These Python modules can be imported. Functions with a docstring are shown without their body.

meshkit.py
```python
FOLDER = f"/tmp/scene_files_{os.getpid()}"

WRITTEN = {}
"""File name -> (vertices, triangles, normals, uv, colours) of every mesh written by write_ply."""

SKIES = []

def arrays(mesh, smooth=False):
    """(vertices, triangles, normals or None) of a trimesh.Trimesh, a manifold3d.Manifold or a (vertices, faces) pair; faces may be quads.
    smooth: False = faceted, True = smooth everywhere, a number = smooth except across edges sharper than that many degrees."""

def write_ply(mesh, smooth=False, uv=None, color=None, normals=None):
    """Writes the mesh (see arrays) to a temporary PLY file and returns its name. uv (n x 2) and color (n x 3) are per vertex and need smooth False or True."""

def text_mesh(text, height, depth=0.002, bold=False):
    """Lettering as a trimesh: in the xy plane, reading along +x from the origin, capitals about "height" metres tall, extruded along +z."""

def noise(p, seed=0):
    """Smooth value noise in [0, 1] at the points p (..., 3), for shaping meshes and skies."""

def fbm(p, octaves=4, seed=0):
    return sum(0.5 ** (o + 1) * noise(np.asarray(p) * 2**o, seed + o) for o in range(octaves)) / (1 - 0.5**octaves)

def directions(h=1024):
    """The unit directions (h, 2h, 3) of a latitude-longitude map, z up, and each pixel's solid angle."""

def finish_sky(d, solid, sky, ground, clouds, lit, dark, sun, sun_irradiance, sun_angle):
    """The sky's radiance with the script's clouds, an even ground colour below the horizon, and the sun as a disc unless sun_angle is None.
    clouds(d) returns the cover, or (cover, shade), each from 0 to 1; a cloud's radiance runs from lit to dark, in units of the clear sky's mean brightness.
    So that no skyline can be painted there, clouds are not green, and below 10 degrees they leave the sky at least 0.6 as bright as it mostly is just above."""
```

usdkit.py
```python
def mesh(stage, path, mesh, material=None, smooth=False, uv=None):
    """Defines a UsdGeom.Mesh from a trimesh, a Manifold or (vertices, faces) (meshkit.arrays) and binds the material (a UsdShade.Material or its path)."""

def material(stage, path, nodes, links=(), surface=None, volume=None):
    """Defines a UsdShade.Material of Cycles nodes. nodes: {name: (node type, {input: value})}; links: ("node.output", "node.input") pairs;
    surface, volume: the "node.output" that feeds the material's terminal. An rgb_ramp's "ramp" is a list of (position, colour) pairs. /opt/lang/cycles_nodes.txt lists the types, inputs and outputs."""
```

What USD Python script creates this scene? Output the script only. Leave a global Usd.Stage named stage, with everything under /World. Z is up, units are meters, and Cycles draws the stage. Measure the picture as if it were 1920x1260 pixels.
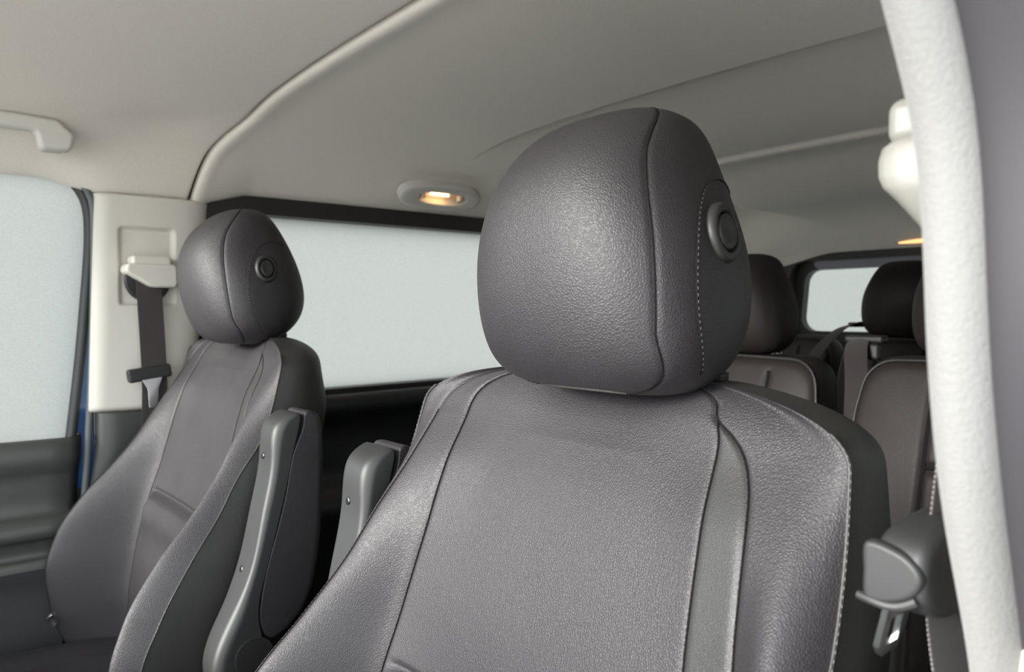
import math, random
import numpy as np, trimesh
import usdkit, meshkit
from pxr import Usd, UsdGeom, UsdLux, UsdShade, Sdf, Gf, Vt
from scipy.interpolate import CubicSpline, PchipInterpolator as Pchip
from shapely.geometry import Polygon, box as sbox

stage = Usd.Stage.CreateInMemory()
UsdGeom.SetStageUpAxis(stage, 'Z'); UsdGeom.SetStageMetersPerUnit(stage, 1.0)
UsdGeom.Xform.Define(stage, '/World'); UsdGeom.Scope.Define(stage, '/World/Looks')
random.seed(4); rng = np.random.default_rng(4)

# ------------------------------------------------------------------ camera, sky, exposure
# x: towards the driver's side, y: towards the back of the van, z: up (0 = cabin floor)
EXPOSURE = 0.79
SKY = (0.96, 1.0, 1.03)
YAW, F_PX, HORIZON = math.radians(51.5), 1450.0, 590.0
pitch = math.atan((630 - HORIZON) / F_PX)
cam = UsdGeom.Camera.Define(stage, '/World/Camera')
cam.CreateHorizontalApertureAttr(36.0); cam.CreateVerticalApertureAttr(36.0 * 1260 / 1920)
cam.CreateFocalLengthAttr(36.0 * F_PX / 1920); cam.CreateClippingRangeAttr(Gf.Vec2f(0.02, 200))
cam.CreateExposureAttr(EXPOSURE)
cam.CreateFStopAttr(0.0)
cam.CreateFStopAttr(9.0); cam.CreateFocusDistanceAttr(0.72)
r_ = np.array([math.cos(YAW), math.sin(YAW), 0]); f0 = np.array([-math.sin(YAW), math.cos(YAW), 0]); z_ = np.array([0, 0, 1.0])
fw = f0 * math.cos(pitch) - z_ * math.sin(pitch); up = z_ * math.cos(pitch) + f0 * math.sin(pitch)
mx = np.eye(4); mx[0, :3] = r_; mx[1, :3] = up; mx[2, :3] = -fw; mx[3, :3] = (0.906, 0.0, 1.05)
cam.AddTransformOp().Set(Gf.Matrix4d(mx.tolist()))

dome = UsdLux.DomeLight.Define(stage, '/World/Sky'); dome.CreateIntensityAttr(1.0); dome.CreateColorAttr(Gf.Vec3f(*SKY))
sun = UsdLux.DistantLight.Define(stage, '/World/Sun')     # veiled sun, in front of the van on the passenger side
SUN_AZ, SUN_EL, SUN_E = math.radians(8.0), math.radians(14.0), 1.2
sun.CreateAngleAttr(15.0); sun.CreateIntensityAttr(SUN_E); sun.CreateNormalizeAttr(True); sun.CreateColorAttr(Gf.Vec3f(1.0, 0.98, 0.94))
to_sun = np.array([-math.sin(SUN_AZ) * math.cos(SUN_EL), -math.cos(SUN_AZ) * math.cos(SUN_EL), math.sin(SUN_EL)])
sx_ = np.cross([0, 0, 1.0], to_sun); sx_ /= np.linalg.norm(sx_); m_s = np.eye(4); m_s[0, :3] = sx_; m_s[1, :3] = np.cross(to_sun, sx_); m_s[2, :3] = to_sun
sun.AddTransformOp().Set(Gf.Matrix4d(m_s.tolist()))

# ------------------------------------------------------------------ materials
def mat(name, nodes, links, surface='p.BSDF'):
    return usdkit.material(stage, '/World/Looks/' + name, nodes, links, surface=surface)

def plain(name, color, rough=0.5, metallic=0.0, spec=0.5, noise=0.0, scale=60.0, bump=0.0, bscale=900.0, coat=0.0, sheen=0.0):
    n = {'t': ('texture_coordinate', {}), 'p': ('principled_bsdf', {'base_color': color, 'roughness': rough, 'metallic': metallic, 'specular_ior_level': spec, 'coat_weight': coat, 'coat_roughness': 0.05, 'sheen_weight': sheen})}
    l = []
    if noise:
        n['n'] = ('noise_texture', {'scale': scale, 'detail': 3.0})
        lo = tuple(c * (1 - noise) for c in color); hi = tuple(min(1, c * (1 + noise)) for c in color)
        n['r'] = ('rgb_ramp', {'ramp': [(0.3, lo), (0.7, hi)]})
        l += [('t.object', 'n.vector'), ('n.fac', 'r.fac'), ('r.color', 'p.base_color')]
    if bump:
        n['b'] = ('noise_texture', {'scale': bscale, 'detail': 2.0}); n['bb'] = ('bump', {'strength': 1.0, 'distance': bump})
        l += [('t.object', 'b.vector'), ('b.fac', 'bb.height'), ('bb.normal', 'p.normal')]
    return mat(name, n, l)

def leather(name, color, rough, scale, dist, spec=0.5):
    n = {'t': ('texture_coordinate', {}),
         'w': ('noise_texture', {'scale': scale * 0.6, 'detail': 2.0}),
         'ws': ('vector_math', {'math_type': 'scale', 'scale': 0.9 / scale}),
         'wa': ('vector_math', {'math_type': 'add'}),
         'v': ('voronoi_texture', {'feature': 'distance_to_edge', 'scale': scale, 'randomness': 1.0}),
         'r': ('map_range', {'from_min': 0.0, 'from_max': 0.28, 'to_min': 0.0, 'to_max': 1.0, 'clamp': True, 'range_type': 'smoothstep'}),
         'n2': ('noise_texture', {'scale': scale * 0.16, 'detail': 2.0}),
         'mm': ('math', {'math_type': 'multiply_add', 'value2': 0.15}),
         'b': ('bump', {'strength': 1.0, 'distance': dist}),
         'cn': ('noise_texture', {'scale': 9.0, 'detail': 3.0}),
         'cr': ('rgb_ramp', {'ramp': [(0.3, tuple(c * 0.88 for c in color)), (0.7, tuple(c * 1.12 for c in color))]}),
         'rm': ('map_range', {'from_min': 0.3, 'from_max': 0.7, 'to_min': rough - 0.03, 'to_max': rough + 0.03}),
         'p': ('principled_bsdf', {'specular_ior_level': spec})}
    l = [('t.object', 'w.vector'), ('w.color', 'ws.vector1'), ('t.object', 'wa.vector1'), ('ws.vector', 'wa.vector2'), ('wa.vector', 'v.vector'),
         ('v.distance', 'r.value'), ('t.object', 'n2.vector'), ('n2.fac', 'mm.value1'), ('r.result', 'mm.value3'), ('mm.value', 'b.height'), ('b.normal', 'p.normal'),
         ('t.object', 'cn.vector'), ('cn.fac', 'cr.fac'), ('cr.color', 'p.base_color'), ('cn.fac', 'rm.value'), ('rm.result', 'p.roughness')]
    return mat(name, n, l)

LEATHER = leather('grained_black_leather', (0.0165, 0.0142, 0.0162), 0.54, 460.0, 0.00016, 0.6)
LEATHER_FINE = leather('fine_black_leather', (0.0175, 0.0172, 0.016), 0.50, 620.0, 0.00009, 0.6)
LEATHER_REAR = leather('rear_black_leather', (0.014, 0.0105, 0.0095), 0.58, 420.0, 0.00012, 0.32)
SEAM_OR_SHADE = plain('seam_thread_and_shade', (0.007, 0.0065, 0.0065), 0.8, spec=0.15)  # dark thread; in the rear seat grooves it stands in for shade
EDGE_THREAD = plain('white_thread', (0.26, 0.25, 0.24), 0.7)
THREAD = plain('pale_thread', (0.10, 0.094, 0.09), 0.6)
PLASTIC = plain('black_plastic', (0.019, 0.0185, 0.0185), 0.48, spec=0.4, bump=0.00006, bscale=1500)
SCREW = plain('dark_screw_steel', (0.09, 0.09, 0.095), 0.35, metallic=1.0)
PLASTIC_G = plain('armrest_plastic', (0.024, 0.0245, 0.0245), 0.50, bump=0.00006, bscale=1500)
SHELL = plain('seat_shell_plastic', (0.02, 0.02, 0.02), 0.5)
HEAD = plain('headliner_fabric', (0.775, 0.72, 0.645), 0.95, spec=0.1, noise=0.06, scale=500, bump=0.0002, bscale=1400, sheen=0.15)
TRIM = plain('beige_trim_plastic', (0.60, 0.575, 0.51), 0.5, spec=0.4, bump=0.00005, bscale=1200)
TRIM_D = plain('beige_recess_plastic', (0.52, 0.48, 0.42), 0.5, spec=0.4)
HANDLE = plain('grey_handle_plastic', (0.56, 0.54, 0.49), 0.5, spec=0.4)
SEALF = plain('pale_fabric_seal', (0.185, 0.183, 0.175), 0.85, spec=0.2, noise=0.05, scale=700, bump=0.0006, bscale=500, sheen=0.3)
WHITE = plain('white_plastic', (0.205, 0.20, 0.178), 0.4)
BLACKT = plain('black_frame_trim', (0.016, 0.0135, 0.013), 0.45)
SILL = plain('dark_sill_plastic', (0.02, 0.021, 0.024), 0.35)
DARKPANEL = plain('dark_side_panel', (0.016, 0.015, 0.015), 0.6)
DOORP = plain('door_panel_plastic', (0.046, 0.048, 0.045), 0.45, bump=0.0001, bscale=1100)
DOORL = plain('lower_door_fabric', (0.022, 0.0245, 0.026), 0.75, noise=0.15, scale=300)
RUBBER = plain('black_rubber', (0.03, 0.033, 0.032), 0.55)
RUBBER_G = plain('grey_rubber', (0.10, 0.115, 0.115), 0.5)
BLUE = plain('blue_paint', (0.025, 0.10, 0.30), 0.25, coat=1.0)
JAMB = plain('grey_jamb', (0.036, 0.034, 0.038), 0.5)
CHROME = plain('chrome', (0.8, 0.8, 0.8), 0.12, metallic=1.0)
STEEL = plain('latch_steel', (0.72, 0.73, 0.74), 0.22, metallic=1.0)
CARPET = plain('floor_carpet', (0.03, 0.03, 0.03), 0.95, noise=0.3, scale=300)
CONCRETE = plain('pavement', (0.42, 0.41, 0.39), 0.9, noise=0.1, scale=3)
REARGREY = plain('grey_header_trim', (0.24, 0.235, 0.255), 0.5)
BROWNT = plain('brown_trim_panel', (0.07, 0.045, 0.03), 0.5)

def webbing(name, color):
    n = {'t': ('texture_coordinate', {}), 'w': ('wave_texture', {'bands_direction': 'z', 'scale': 260.0, 'distortion': 0.3}),
         'w2': ('wave_texture', {'bands_direction': 'diagonal', 'scale': 320.0}), 'm': ('math', {'math_type': 'add'}),
         'b': ('bump', {'strength': 0.8, 'distance': 0.0003}), 'p': ('principled_bsdf', {'base_color': color, 'roughness': 0.7, 'specular_ior_level': 0.3, 'sheen_weight': 0.2})}
    return mat(name, n, [('t.object', 'w.vector'), ('t.object', 'w2.vector'), ('w.fac', 'm.value1'), ('w2.fac', 'm.value2'), ('m.value', 'b.height'), ('b.normal', 'p.normal')])
WEB = webbing('belt_webbing', (0.045, 0.037, 0.036))

# frosted privacy glass: lets the daylight through evenly, with a fine grain
PANE = mat('frosted_glass', {'t': ('texture_coordinate', {}), 'n': ('noise_texture', {'scale': 420.0, 'detail': 4.0, 'roughness': 0.7}),
    'r': ('rgb_ramp', {'ramp': [(0.3, (0.338, 0.346, 0.338)), (0.7, (0.418, 0.428, 0.416))]}), 'tr': ('translucent_bsdf', {}),
    'd': ('diffuse_bsdf', {'color': (0.02, 0.02, 0.02)}), 'm': ('add_closure', {})},
    [('t.object', 'n.vector'), ('n.fac', 'r.fac'), ('r.color', 'tr.color'), ('tr.BSDF', 'm.closure1'), ('d.BSDF', 'm.closure2')], surface='m.closure')
CLEAR = mat('clear_lens', {'p': ('principled_bsdf', {'base_color': (1.0, 0.95, 0.88), 'transmission_weight': 1.0, 'roughness': 0.08, 'ior': 1.45})}, [])
AMBER = mat('lit_bulb', {'e': ('emission', {'color': (1.0, 0.62, 0.28), 'strength': 9.0})}, [], surface='e.emission')
AMBER_LENS = mat('lit_lens', {'e': ('emission', {'color': (1.0, 0.50, 0.20), 'strength': 1.1})}, [], surface='e.emission')
REFLECT = plain('lamp_reflector', (0.75, 0.62, 0.5), 0.25)

# ------------------------------------------------------------------ helpers
used = {}
def path_for(name, parent=None):
    base = (parent.GetPath().pathString if parent else '/World') + '/'
    k = used.get(base + name, -1) + 1; used[base + name] = k
    return base + (name if k == 0 else '%s_%03d' % (name, k))

def tagp(p, label=None, cat=None, group=None, kind=None):
    for k, v in (('label', label), ('category', cat), ('group', group), ('kind', kind)):
        if v: p.SetCustomDataByKey(k, v)
    return p

def thing(name, label=None, cat=None, loc=(0, 0, 0), group=None, kind=None, rz=0):
    x = UsdGeom.Xform.Define(stage, path_for(name)); x.AddTranslateOp().Set(Gf.Vec3d(*map(float, loc)))
    if rz: x.AddRotateZOp().Set(float(rz))
    p = tagp(x.GetPrim(), label, cat, group, kind); ORIG[p.GetPath()] = np.array(loc, float)
    return p
ORIG = {}

def obj(name, mesh, m, parent=None, smooth=40, world=True, **kw):
    """One Mesh prim; a mesh in world coordinates is moved into its thing's frame (things have no rotation then)."""
    v, f = (mesh.vertices, mesh.faces) if hasattr(mesh, 'vertices') else mesh
    v = np.array(v, float); f = np.array(f, int)
    if parent is not None and world:
        q = parent.GetPath()
        while q not in ORIG: q = q.GetParentPath()
        v = v - ORIG[q]
    g = usdkit.mesh(stage, path_for(name, parent), (v, f), m, smooth=smooth)
    return tagp(g.GetPrim(), kw.get('label'), kw.get('cat'), kw.get('group'), kw.get('kind'))

def cat(*ms):
    return trimesh.util.concatenate([trimesh.Trimesh(*m, process=False) if isinstance(m, tuple) else m for m in ms])

def grid(P, closed=False):
    """Quads over an (n, m, 3) array of points; closed joins the last column to the first."""
    n, m = P.shape[:2]; I = np.arange(n * m).reshape(n, m)
    if closed: a, b = I, np.roll(I, -1, 1)
    else: a, b = I[:, :-1], I[:, 1:]
    q = np.stack([a[:-1], b[:-1], b[1:], a[1:]], -1).reshape(-1, 4)
    return trimesh.Trimesh(P.reshape(-1, 3), np.vstack([q[:, [0, 1, 2]], q[:, [0, 2, 3]]]), process=False)

def flip(m):
    return trimesh.Trimesh(m.vertices, m.faces[:, ::-1], process=False)

def mirror(m):
    return trimesh.Trimesh(m.vertices * [-1, 1, 1], m.faces[:, ::-1], process=False)

def loft(rings):
    """Closed rings (n, m, 3) with both ends capped by a fan."""
    R = np.asarray(rings); n, m = R.shape[:2]; g = grid(R, True)
    v = np.vstack([g.vertices, R[0].mean(0), R[-1].mean(0)]); k = n * m
    i = np.arange(m); j = (i + 1) % m
    return trimesh.Trimesh(v, np.vstack([g.faces, np.stack([j, i, np.full(m, k)], 1), np.stack([i + (n - 1) * m, j + (n - 1) * m, np.full(m, k + 1)], 1)]), process=False)

def resample(P, n, closed=False):
    P = np.asarray(P, float)
    if closed: P = np.vstack([P, P[:1]])
    t = np.r_[0, np.cumsum(np.linalg.norm(np.diff(P, axis=0), axis=1))]
    s = np.linspace(0, t[-1], n + 1)[:-1] if closed else np.linspace(0, t[-1], n)
    return np.stack([np.interp(s, t, P[:, k]) for k in range(P.shape[1])], 1)

def smooth_curve(P, n, closed=False):
    P = np.asarray(P, float)
    if closed: P = np.vstack([P, P[:1]])
    t = np.r_[0, np.cumsum(np.linalg.norm(np.diff(P, axis=0), axis=1))]
    c = CubicSpline(t, P, bc_type='periodic' if closed else 'natural')
    return c(np.linspace(0, t[-1], n + 1)[:-1] if closed else np.linspace(0, t[-1], n))

def rounded(P, r, n=6):
    """Polygon with its corners rounded by radius r."""
    g = Polygon(P).buffer(-r, join_style=1, quad_segs=n).buffer(r, join_style=1, quad_segs=n)
    return np.array(g.exterior.coords)[:-1]

def frames(P):
    T = np.gradient(P, axis=0); T /= np.linalg.norm(T, axis=1, keepdims=True)
    up = np.array([0, 0, 1.0]) if abs(T[0, 2]) < 0.9 else np.array([1.0, 0, 0])
    N = [np.cross(T[0], up)]
    for t in T[1:]:
        q = N[-1] - t * np.dot(N[-1], t); N.append(q)
    N = np.array(N); N /= np.linalg.norm(N, axis=1, keepdims=True)
    return T, N, np.cross(T, N)

def tube(P, r, m=10, ry=None, r_ends=None):
    P = np.asarray(P, float); T, N, B = frames(P); a = np.linspace(0, 2 * np.pi, m, endpoint=False)
    r = np.broadcast_to(np.asarray(r, float), len(P)); ry = r if ry is None else np.broadcast_to(np.asarray(ry, float), len(P))
    R = P[:, None] + (np.cos(a)[None, :, None] * N[:, None]) * r[:, None, None] + (np.sin(a)[None, :, None] * B[:, None]) * ry[:, None, None]
    return loft(R)

def rbox(c, size, r, n=3):
    """Box with rounded edges, centre c."""
    s = np.array(size, float) / 2; r = min(r, s.min() * 0.999); b = trimesh.creation.icosphere(n, r)
    v = b.vertices + np.sign(b.vertices) * (s - r)
    zero = np.abs(b.vertices) < 1e-9
    h = trimesh.Trimesh(np.vstack([v, np.where(zero, b.vertices - (s - r), v)])).convex_hull
    h.apply_translation(c); return h

def bevel_extrude(outline, half, r, plane='yz', n=5, at=0.0, near=None):
    """A closed outline extruded both ways by half with rounded rims of radius r; plane says which axes the outline uses."""
    O = np.asarray(outline, float)
    area = 0.5 * np.sum(O[:, 0] * np.roll(O[:, 1], -1) - O[:, 1] * np.roll(O[:, 0], -1))
    if area < 0: O = O[::-1]
    T = np.roll(O, -1, 0) - np.roll(O, 1, 0); T /= np.linalg.norm(T, axis=1, keepdims=True); N = np.stack([T[:, 1], -T[:, 0]], 1)
    rings = []
    a = np.linspace(0, np.pi / 2, n + 1)
    rv = np.full(len(O), float(r))
    if near is not None:      # tighter rim where the outline meets a neighbouring piece
        from scipy.spatial import cKDTree
        rv = r * np.clip((cKDTree(near).query(O)[0] - .004) / .03, 0.10, 1.0)
        for _ in range(6): rv = (np.roll(rv, 1) + rv + np.roll(rv, -1)) / 3
    steps = [(-1, t) for t in a[::-1]] + [(1, t) for t in a]
    for sg, t in steps:
        d = sg * (half - rv * (1 - math.sin(t))) if sg > 0 else -(half - rv * (1 - math.sin(t)))
        if sg < 0: d = -half + rv * (1 - math.cos(math.pi / 2 - t))
        else: d = half - rv * (1 - math.cos(math.pi / 2 - t))
        q = O - N * (rv * (1 - math.sin(math.pi / 2 - t)))[:, None]
        if plane == 'yz': rings.append(np.stack([at + d, q[:, 0], q[:, 1]], 1))
        elif plane == 'xz': rings.append(np.stack([q[:, 0], at - d, q[:, 1]], 1))
        else: rings.append(np.stack([q[:, 0], q[:, 1], at + d], 1))
    # flat ends by triangulation
    R = np.array(rings); g = grid(R, True); k = len(O)
    E_ = O - N * rv[:, None]
    pv, pf = trimesh.creation.triangulate_polygon(Polygon(E_), engine='earcut')
    from scipy.spatial import cKDTree
    idx = cKDTree(E_).query(pv)[1]
    return trimesh.Trimesh(g.vertices, np.vstack([g.faces, idx[pf][:, ::-1], idx[pf] + (len(R) - 1) * k]), process=False)

def plate(poly, thick, plane='yz', at=0.0):
    """A shapely polygon (holes allowed) as a flat plate."""
    m = trimesh.creation.extrude_polygon(poly, thick, engine='earcut'); v = m.vertices
    m.vertices = {'yz': np.stack([v[:, 2] + at, v[:, 0], v[:, 1]], 1), 'xz': np.stack([v[:, 0], at - v[:, 2], v[:, 1]], 1), 'xy': v + [0, 0, at]}[plane]
    return m

def ribbon(P, W, width, thick=0.0012):
    """A belt along P; W are the directions across it."""
    P = np.asarray(P, float); W = np.asarray(W, float); W = np.broadcast_to(W, P.shape) / np.linalg.norm(np.broadcast_to(W, P.shape), axis=1, keepdims=True)
    T = np.gradient(P, axis=0); N = np.cross(T, W); N /= np.linalg.norm(N, axis=1, keepdims=True)
    h = width / 2; t = thick / 2
    R = np.stack([P - W * h - N * t, P - W * (h - t) - N * t * 1.4, P + W * (h - t) - N * t * 1.4, P + W * h - N * t, P + W * h + N * t, P + W * (h - t) + N * t * 1.4, P - W * (h - t) + N * t * 1.4, P - W * h + N * t], 1)
    return loft(R)

def stitches(P, N, length=0.0032, gap=0.0016, w=0.00035, lift=0.0002):
    """Small raised stitches along the line P with normals N."""
    P = np.asarray(P, float); t = np.r_[0, np.cumsum(np.linalg.norm(np.diff(P, axis=0), axis=1))]
    out_v, out_f, k = [], [], 0; s = 0.0
    f = np.array([[0, 1, 4], [1, 2, 4], [2, 3, 4], [3, 0, 4]])
    while s + length < t[-1]:
        a, b = (np.array([np.interp(x, t, P[:, i]) for i in range(3)]) for x in (s, s + length))
        n = np.array([np.interp(s, t, N[:, i]) for i in range(3)]); n /= np.linalg.norm(n)
        d = (b - a) / np.linalg.norm(b - a); c = np.cross(n, d)
        m_ = (a + b) / 2
        out_v += [a + n * lift * .3, m_ - c * w + n * lift, b + n * lift * .3, m_ + c * w + n * lift, m_ + n * (lift + w)]
        out_f.append(f + k); k += 5; s += length + gap
    return trimesh.Trimesh(np.array(out_v), np.vstack(out_f), process=False)

def at_normals(mesh, P):
    """Outward normals of the mesh at points P."""
    from scipy.spatial import cKDTree
    return mesh.vertex_normals[cKDTree(mesh.vertices).query(P)[1]]

def sstep(x, a, b):
    t = np.clip((np.asarray(x, float) - a) / (b - a), 0, 1); return t * t * (3 - 2 * t)

# ================================================================== the setting
SEAM_Y = lambda x: 0.533 - 0.05 * sstep(np.abs(x), 0.56, 0.80)
XS = np.array([0, .15, .30, .45, .55, .62, .68, .73, .765, .79, .80, .815, .85])
ZS = np.array([1.456, 1.4555, 1.453, 1.446, 1.434, 1.417, 1.393, 1.364, 1.338, 1.318, 1.312, 1.312, 1.325])
def roof_profile(n=60):
    t = np.r_[0, np.cumsum(np.hypot(np.diff(XS), np.diff(ZS)))]; c = Pchip(t, np.stack([XS, ZS], 1)); h = c(np.linspace(0, t[-1], n))
    return np.vstack([h[::-1] * [-1, 1], h[1:]])
PROF = roof_profile()
_t = np.gradient(PROF, axis=0); _t /= np.linalg.norm(_t, axis=1, keepdims=True)
PN = np.stack([-_t[:, 1], _t[:, 0]], 1)          # outward normal of the roof section
def headliner(ys, zoff, lift):
    """ys(x) rows: list of functions of x; zoff(y, x): height added to the section."""
    rows = []
    for k, fy in enumerate(ys):
        x = PROF[:, 0]; y = fy(x) if callable(fy) else np.full(len(x), fy)
        rows.append(np.stack([x + PN[:, 0] * lift.get(k, 0.0), y, PROF[:, 1] + PN[:, 1] * lift.get(k, 0.0) + zoff(k, y, x)], 1))
    return flip(grid(np.array(rows)))

ceil = thing('ceiling', kind='structure')
edge_drop = lambda y, x: -0.026 * sstep(y, 0.20, 0.34) * sstep(np.abs(x), 0.70, 0.80) - 0.012 * np.exp(-((y - 0.40) / 0.09) ** 2) * np.exp(-((np.abs(x) - 0.66) / 0.06) ** 2) * -1
front_rows = list(np.linspace(-0.42, 0.46, 48))
fr = [float(v) for v in front_rows] + [lambda x, d=d: SEAM_Y(x) - d for d in (0.055, 0.04, 0.028, 0.018, 0.010, 0.005, 0.002, 0.0008, 0.0)]
turn = {len(fr) - 4: 0.0004, len(fr) - 3: 0.0016, len(fr) - 2: 0.004, len(fr) - 1: 0.016}
obj('front_headliner', headliner(fr, lambda k, y, x: edge_drop(y, x), turn), HEAD, ceil, smooth=60)
# rear headliner: flat to the step, a raised field behind it, a cross rib, then falling to the tailgate
def rear_z(y, x):
    c = 1 - sstep(np.abs(x), 0.44, 0.62)
    z = 0.015 * sstep(y, 1.083, 1.088) - 0.03 * sstep(y, 1.12, 1.60) - 0.012 * np.exp(-((y - 1.635) / 0.022) ** 4) - 0.070 * sstep(y, 1.68, 2.02) - 0.01 * sstep(y, 2.1, 2.50)
    z = z * c
    zh = np.interp(y, [2.30, 2.44, 2.50, 2.545, 2.57, 2.60], [1.352, 1.335, 1.312, 1.292, 1.272, 1.250]) - 0.05 * sstep(np.abs(x), 0.5, 0.80)
    t = sstep(y, 2.28, 2.46)
    return z * (1 - t) + (zh - PROF[:, 1]) * t
ys_r = [lambda x, d=d: SEAM_Y(x) + 0.006 + d for d in (0.0, 0.0012, 0.004, 0.009, 0.016, 0.026, 0.04)] + [float(v) for v in np.unique(np.r_[np.linspace(0.60, 2.40, 84), np.linspace(2.42, 2.577, 18), np.linspace(1.076, 1.096, 21), np.linspace(1.60, 1.67, 14)])]
turn_r = {0: 0.016, 1: 0.002, 2: -0.003, 3: -0.0055, 4: -0.006, 5: -0.0045, 6: -0.002}
edge_r = lambda y, x: -0.024 * (1 - sstep(y, 0.50, 0.62)) * sstep(np.abs(x), 0.70, 0.80)
obj('rear_headliner', headliner(ys_r, lambda k, y, x: rear_z(y, x) + edge_r(y, x), turn_r), HEAD, ceil, smooth=60)
obj('seam_backing', headliner([lambda x, d=d: SEAM_Y(x) + d for d in (-.03, .0, .003, .006, .04)], lambda k, y, x: edge_drop(y, x), {i: .013 for i in range(5)}), BLACKT, ceil, smooth=60)
obj('roof_skin', rbox((0, 1.08, 1.512), (1.80, 3.10, 0.03), 0.012, 2), BLUE, ceil)

obj('floor', rbox((0, 0.85, -0.03), (1.74, 3.7, 0.06), 0.01, 1), CARPET, kind='structure')
obj('pavement', rbox((0, 0, -0.60), (80, 80, 0.1), 0.01, 1), CONCRETE, kind='structure')
wf = thing('wall_front_unseen', kind='structure')  # front end out of view, added to block and shape the light
obj('unseen_bulkhead', rbox((0, -0.98, 0.36), (1.70, 0.08, 0.74), 0.03, 2), DARKPANEL, wf)  # unseen, keeps light from coming in low at the front
dsh = smooth_curve([(-1.0, 0.70), (-0.75, 0.735), (-0.55, 0.73), (-0.46, 0.68), (-0.45, 0.60), (-0.50, 0.48), (-0.58, 0.40), (-1.0, 0.38)], 90, True)
obj('unseen_dashboard', bevel_extrude(dsh, 0.80, 0.03, 'yz', 5), DOORP, wf, smooth=50)  # unseen; its height is set by the shade it casts on the seats
obj('unseen_shade_hood', rbox((0.44, -0.47, 0.79), (0.52, 0.34, 0.24), 0.06), DOORP, wf, smooth=50)  # added out of view to shade the driver backrest from the sun

def side_wall(name, s):
    outer = Polygon([(0.31, 0.0), (2.60, 0.0), (2.60, 1.34), (0.31, 1.34)])
    hole = Polygon(rounded([(0.56, 0.868), (1.66, 0.888), (1.66, 1.274), (0.56, 1.274)], 0.03))
    hole2 = Polygon(rounded([(1.76, 0.89), (2.46, 0.90), (2.46, 1.27), (1.76, 1.272)], 0.05))
    m = plate(outer.difference(hole).difference(hole2), 0.03, 'yz', -0.865)
    w = thing(name, kind='structure')
    f = (lambda q: q) if s < 0 else mirror
    obj('side_panel', f(m), DARKPANEL, w, smooth=30)
    # window surround, standing proud of the wall
    sur = Polygon(rounded([(0.525, 0.83), (1.70, 0.85), (1.70, 1.325), (0.545, 1.312), (0.512, 1.262)], 0.018)).difference(hole)
    obj('window_surround', f(plate(sur, 0.035, 'yz', -0.837)), BLACKT, w, smooth=30)
    # sill ledge under the glass and the moulded panel below it
    prof = np.array([(-0.835, 0.858), (-0.800, 0.862), (-0.783, 0.852), (-0.776, 0.834), (-0.780, 0.815), (-0.798, 0.800), (-0.812, 0.77), (-0.812, 0.70), (-0.80, 0.64), (-0.772, 0.615), (-0.768, 0.55), (-0.79, 0.20), (-0.80, 0.0)])
    pp = smooth_curve(prof, 60); yy = np.linspace(0.50, 2.55, 30)
    obj('sill_panel', f(grid(np.stack([np.stack([pp[:, 0], np.full(60, y), pp[:, 1] + 0.018 * (y - 0.8)], 1) for y in yy]))), SILL, w, smooth=50)
    return f
for s, nm in ((-1, 'wall_left'), (1, 'wall_right')):
    f = side_wall(nm, s)
    k = 2 if s < 0 else 4
    p1 = plate(Polygon([(0.54, 0.85), (1.68, 0.87), (1.68, 1.30), (0.54, 1.30)]), 0.004, 'yz', -0.846)
    obj('window_%d' % k, f(p1), PANE, smooth=False, kind='structure')
    p2 = plate(Polygon([(1.74, 0.87), (2.48, 0.88), (2.48, 1.29), (1.74, 1.29)]), 0.004, 'yz', -0.846)
    obj('window_%d' % (k + 1), f(p2), PANE, smooth=False, kind='structure')

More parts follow.
